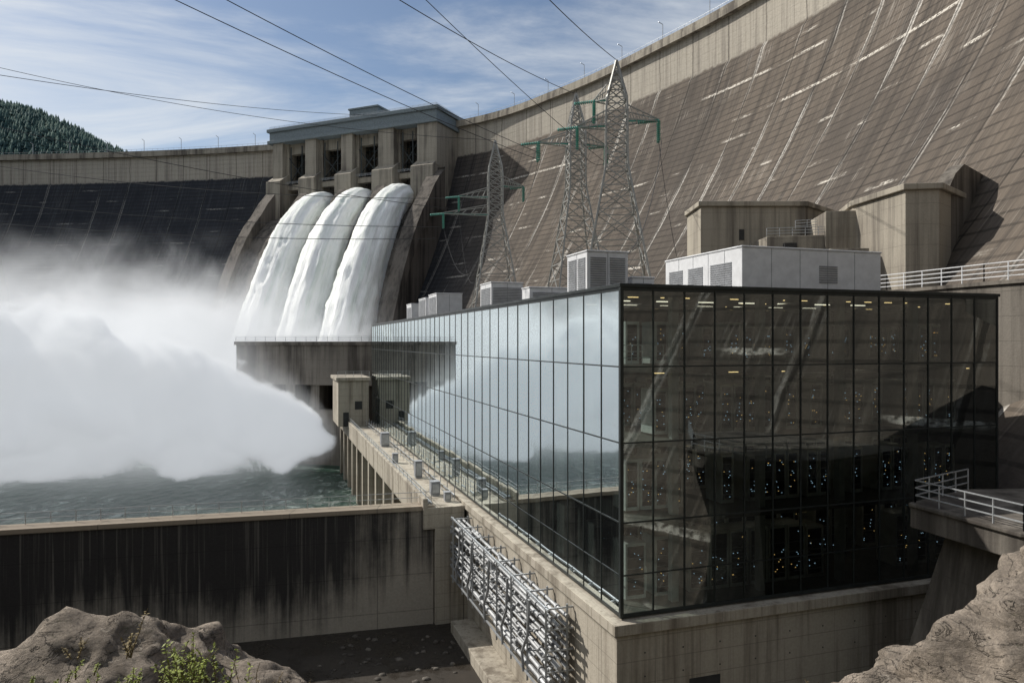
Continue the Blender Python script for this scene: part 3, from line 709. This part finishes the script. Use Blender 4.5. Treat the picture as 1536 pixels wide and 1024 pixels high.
def rock(name,parts,seed):
    V=[];F=[];off=0
    for c,r in parts:
        P=rv*np.array(r)+np.array(c); out=P.copy(); s=sum(r)/3
        for i,p in enumerate(P):
            q=Vector(p)+Vector((seed,0,0)); qs=Vector((q.x+q.z*.3,q.y,q.z*2.4))
            d=noise.fractal(q*.45,1,2.1,3)*.30*s+ (noise.ridged_multi_fractal(qs*.7,1,2.1,5,1,2)-1.2)*.14+noise.fractal(qs*3,.7,2.1,4)*.06
            cell=noise.cell(qs*.8)*.12
            out[i]=p+rv[i]*(d+cell*.4)
        V.append(out);F.append(rf+off);off+=len(out)
    npmesh(name,np.vstack(V),np.vstack(F),M_rock,None,True)
rock('rock_outcrop',[((-6.6,12.2,-7.05),(2.6,2.4,2.2)),((-8.8,11.2,-7.5),(2.4,2.6,1.9)),((-4.8,11.6,-6.9),(1.6,1.8,1.55))],3)
rock('rock_outcrop',[((9.6,12.5,-6.9),(3.2,2.6,2.5)),((6.6,11.6,-7.3),(2.3,2.2,1.7)),((12,13.5,-5.6),(3,2.5,2.6))],11)
def plant(name,c,n,h,leaf,mleaf,spread=.4):
    e=empty(name); st=MB(); lf=MB()
    for _ in range(n):
        p=Vector(c)+Vector((random.gauss(0,spread),random.gauss(0,spread*.5),-.1)); d=Vector((random.gauss(0,.35),random.gauss(0,.3),1)).normalized(); H=h*random.uniform(.5,1.1)
        k=6
        for i in range(k):
            q=p+d*(H/k); d=(d+Vector((random.gauss(0,.13),random.gauss(0,.13),-.02))).normalized(); st.beam(p,q,.008*(1-i/k)+.003)
            if i>0:
                for _ in range(6):
                    a=Vector((random.gauss(0,1),random.gauss(0,1),random.gauss(.3,.6))).normalized(); s=leaf*random.uniform(.5,1.2); w=a.cross(Vector((0,0,1))).normalized()*s*.25
                    b0=p.lerp(q,random.random()); lf.quad(b0,b0+a*s*.5+w,b0+a*s,b0+a*s*.5-w)
            p=q
    st.obj('stems',simple(name+'_stem',(.16,.12,.06)),e); lf.obj('leaves',mleaf,e,normals=False)
M_l1=simple('leaf_yellow_green',(.26,.31,.05),.6,0,.5,8); M_l2=simple('leaf_dry',(.26,.20,.09),.7,0,.5,8)
plant('wild_shrub',(-4.55,10.3,-4.95),40,.75,.07,M_l1,.36); plant('wild_shrub',(-3.6,10.2,-5.35),30,.85,.035,M_l2,.4); plant('wild_shrub',(-2.9,10.4,-5.6),22,.8,.03,M_l2,.3)
plant('grass_stalk',(-5.75,10.9,-4.65),4,.75,.06,M_l2,.04); plant('grass_stalk',(-6.6,11.0,-4.7),3,.35,.05,M_l2,.04); plant('grass_tuft',(-5.9,10.2,-4.75),16,.22,.05,M_l1,.5); plant('grass_tuft',(4.9,11,-5.6),30,.5,.04,M_l2,.3)

# ------------------------------------------------------------------ sky, sun, camera
w=bpy.data.worlds.new('World'); scene.world=w; w.use_nodes=True; t=NT(w.node_tree); bg=w.node_tree.nodes['Background']
sx,sy=-.90,.436; el=math.radians(38)
sky=t.n('ShaderNodeTexSky'); sky.sky_type='NISHITA'; sky.sun_disc=False; sky.sun_elevation=el; sky.sun_rotation=math.atan2(sx,sy)%(2*math.pi); sky.air_density=1.0; sky.dust_density=.8; sky.ozone_density=1.8
c=t.coord('Generated'); x,y,z=t.sep(c)
dv=t.math('ADD',t.math('MAXIMUM',z,0.0),.12); cx=t.math('DIVIDE',x,dv); cy=t.math('DIVIDE',y,dv)
cmb=t.n('ShaderNodeCombineXYZ'); t.put(cmb.inputs[0],cx); t.put(cmb.inputs[1],cy)
n1=t.noise(t.map(cmb.outputs[0],(.75,1.25,1),(2.2,.3,0),(0,0,.5)),.9,9,.62,.7); n2=t.noise(t.map(cmb.outputs[0],(1,1,1),(5,1,0)),.35,3,.5)
cf=t.math('ADD',t.math('ADD',t.math('MULTIPLY',n1,.7),t.math('MULTIPLY',n2,.4)),t.math('SUBTRACT',t.ramp(x,.1,-.6,0,.07),t.ramp(z,.30,.55,0,.05)))
cl=t.ramp(cf,.47,.69,.02,.92)
t.put(bg.inputs['Color'],t.mix(cl,sky.outputs[0],(8.6,8.9,9.1))); bg.inputs['Strength'].default_value=.095
sd=bpy.data.lights.new('sun','SUN'); sd.energy=5.0; sd.angle=math.radians(.5); sd.color=(1,.95,.87)
so=bpy.data.objects.new('sun',sd); COL.objects.link(so)
d=Vector((-sx*math.cos(el),-sy*math.cos(el),-math.sin(el))); so.rotation_euler=d.to_track_quat('-Z','Y').to_euler()
cd=bpy.data.cameras.new('camera'); cd.lens=25.55; cd.sensor_width=36; cd.clip_end=8000; cd.clip_start=.1
co=bpy.data.objects.new('camera',cd); COL.objects.link(co); co.location=(0,0,0); co.rotation_euler=(math.radians(90),0,0); scene.camera=co
scene.view_settings.view_transform='Standard'; scene.view_settings.look='None'; scene.view_settings.exposure=0
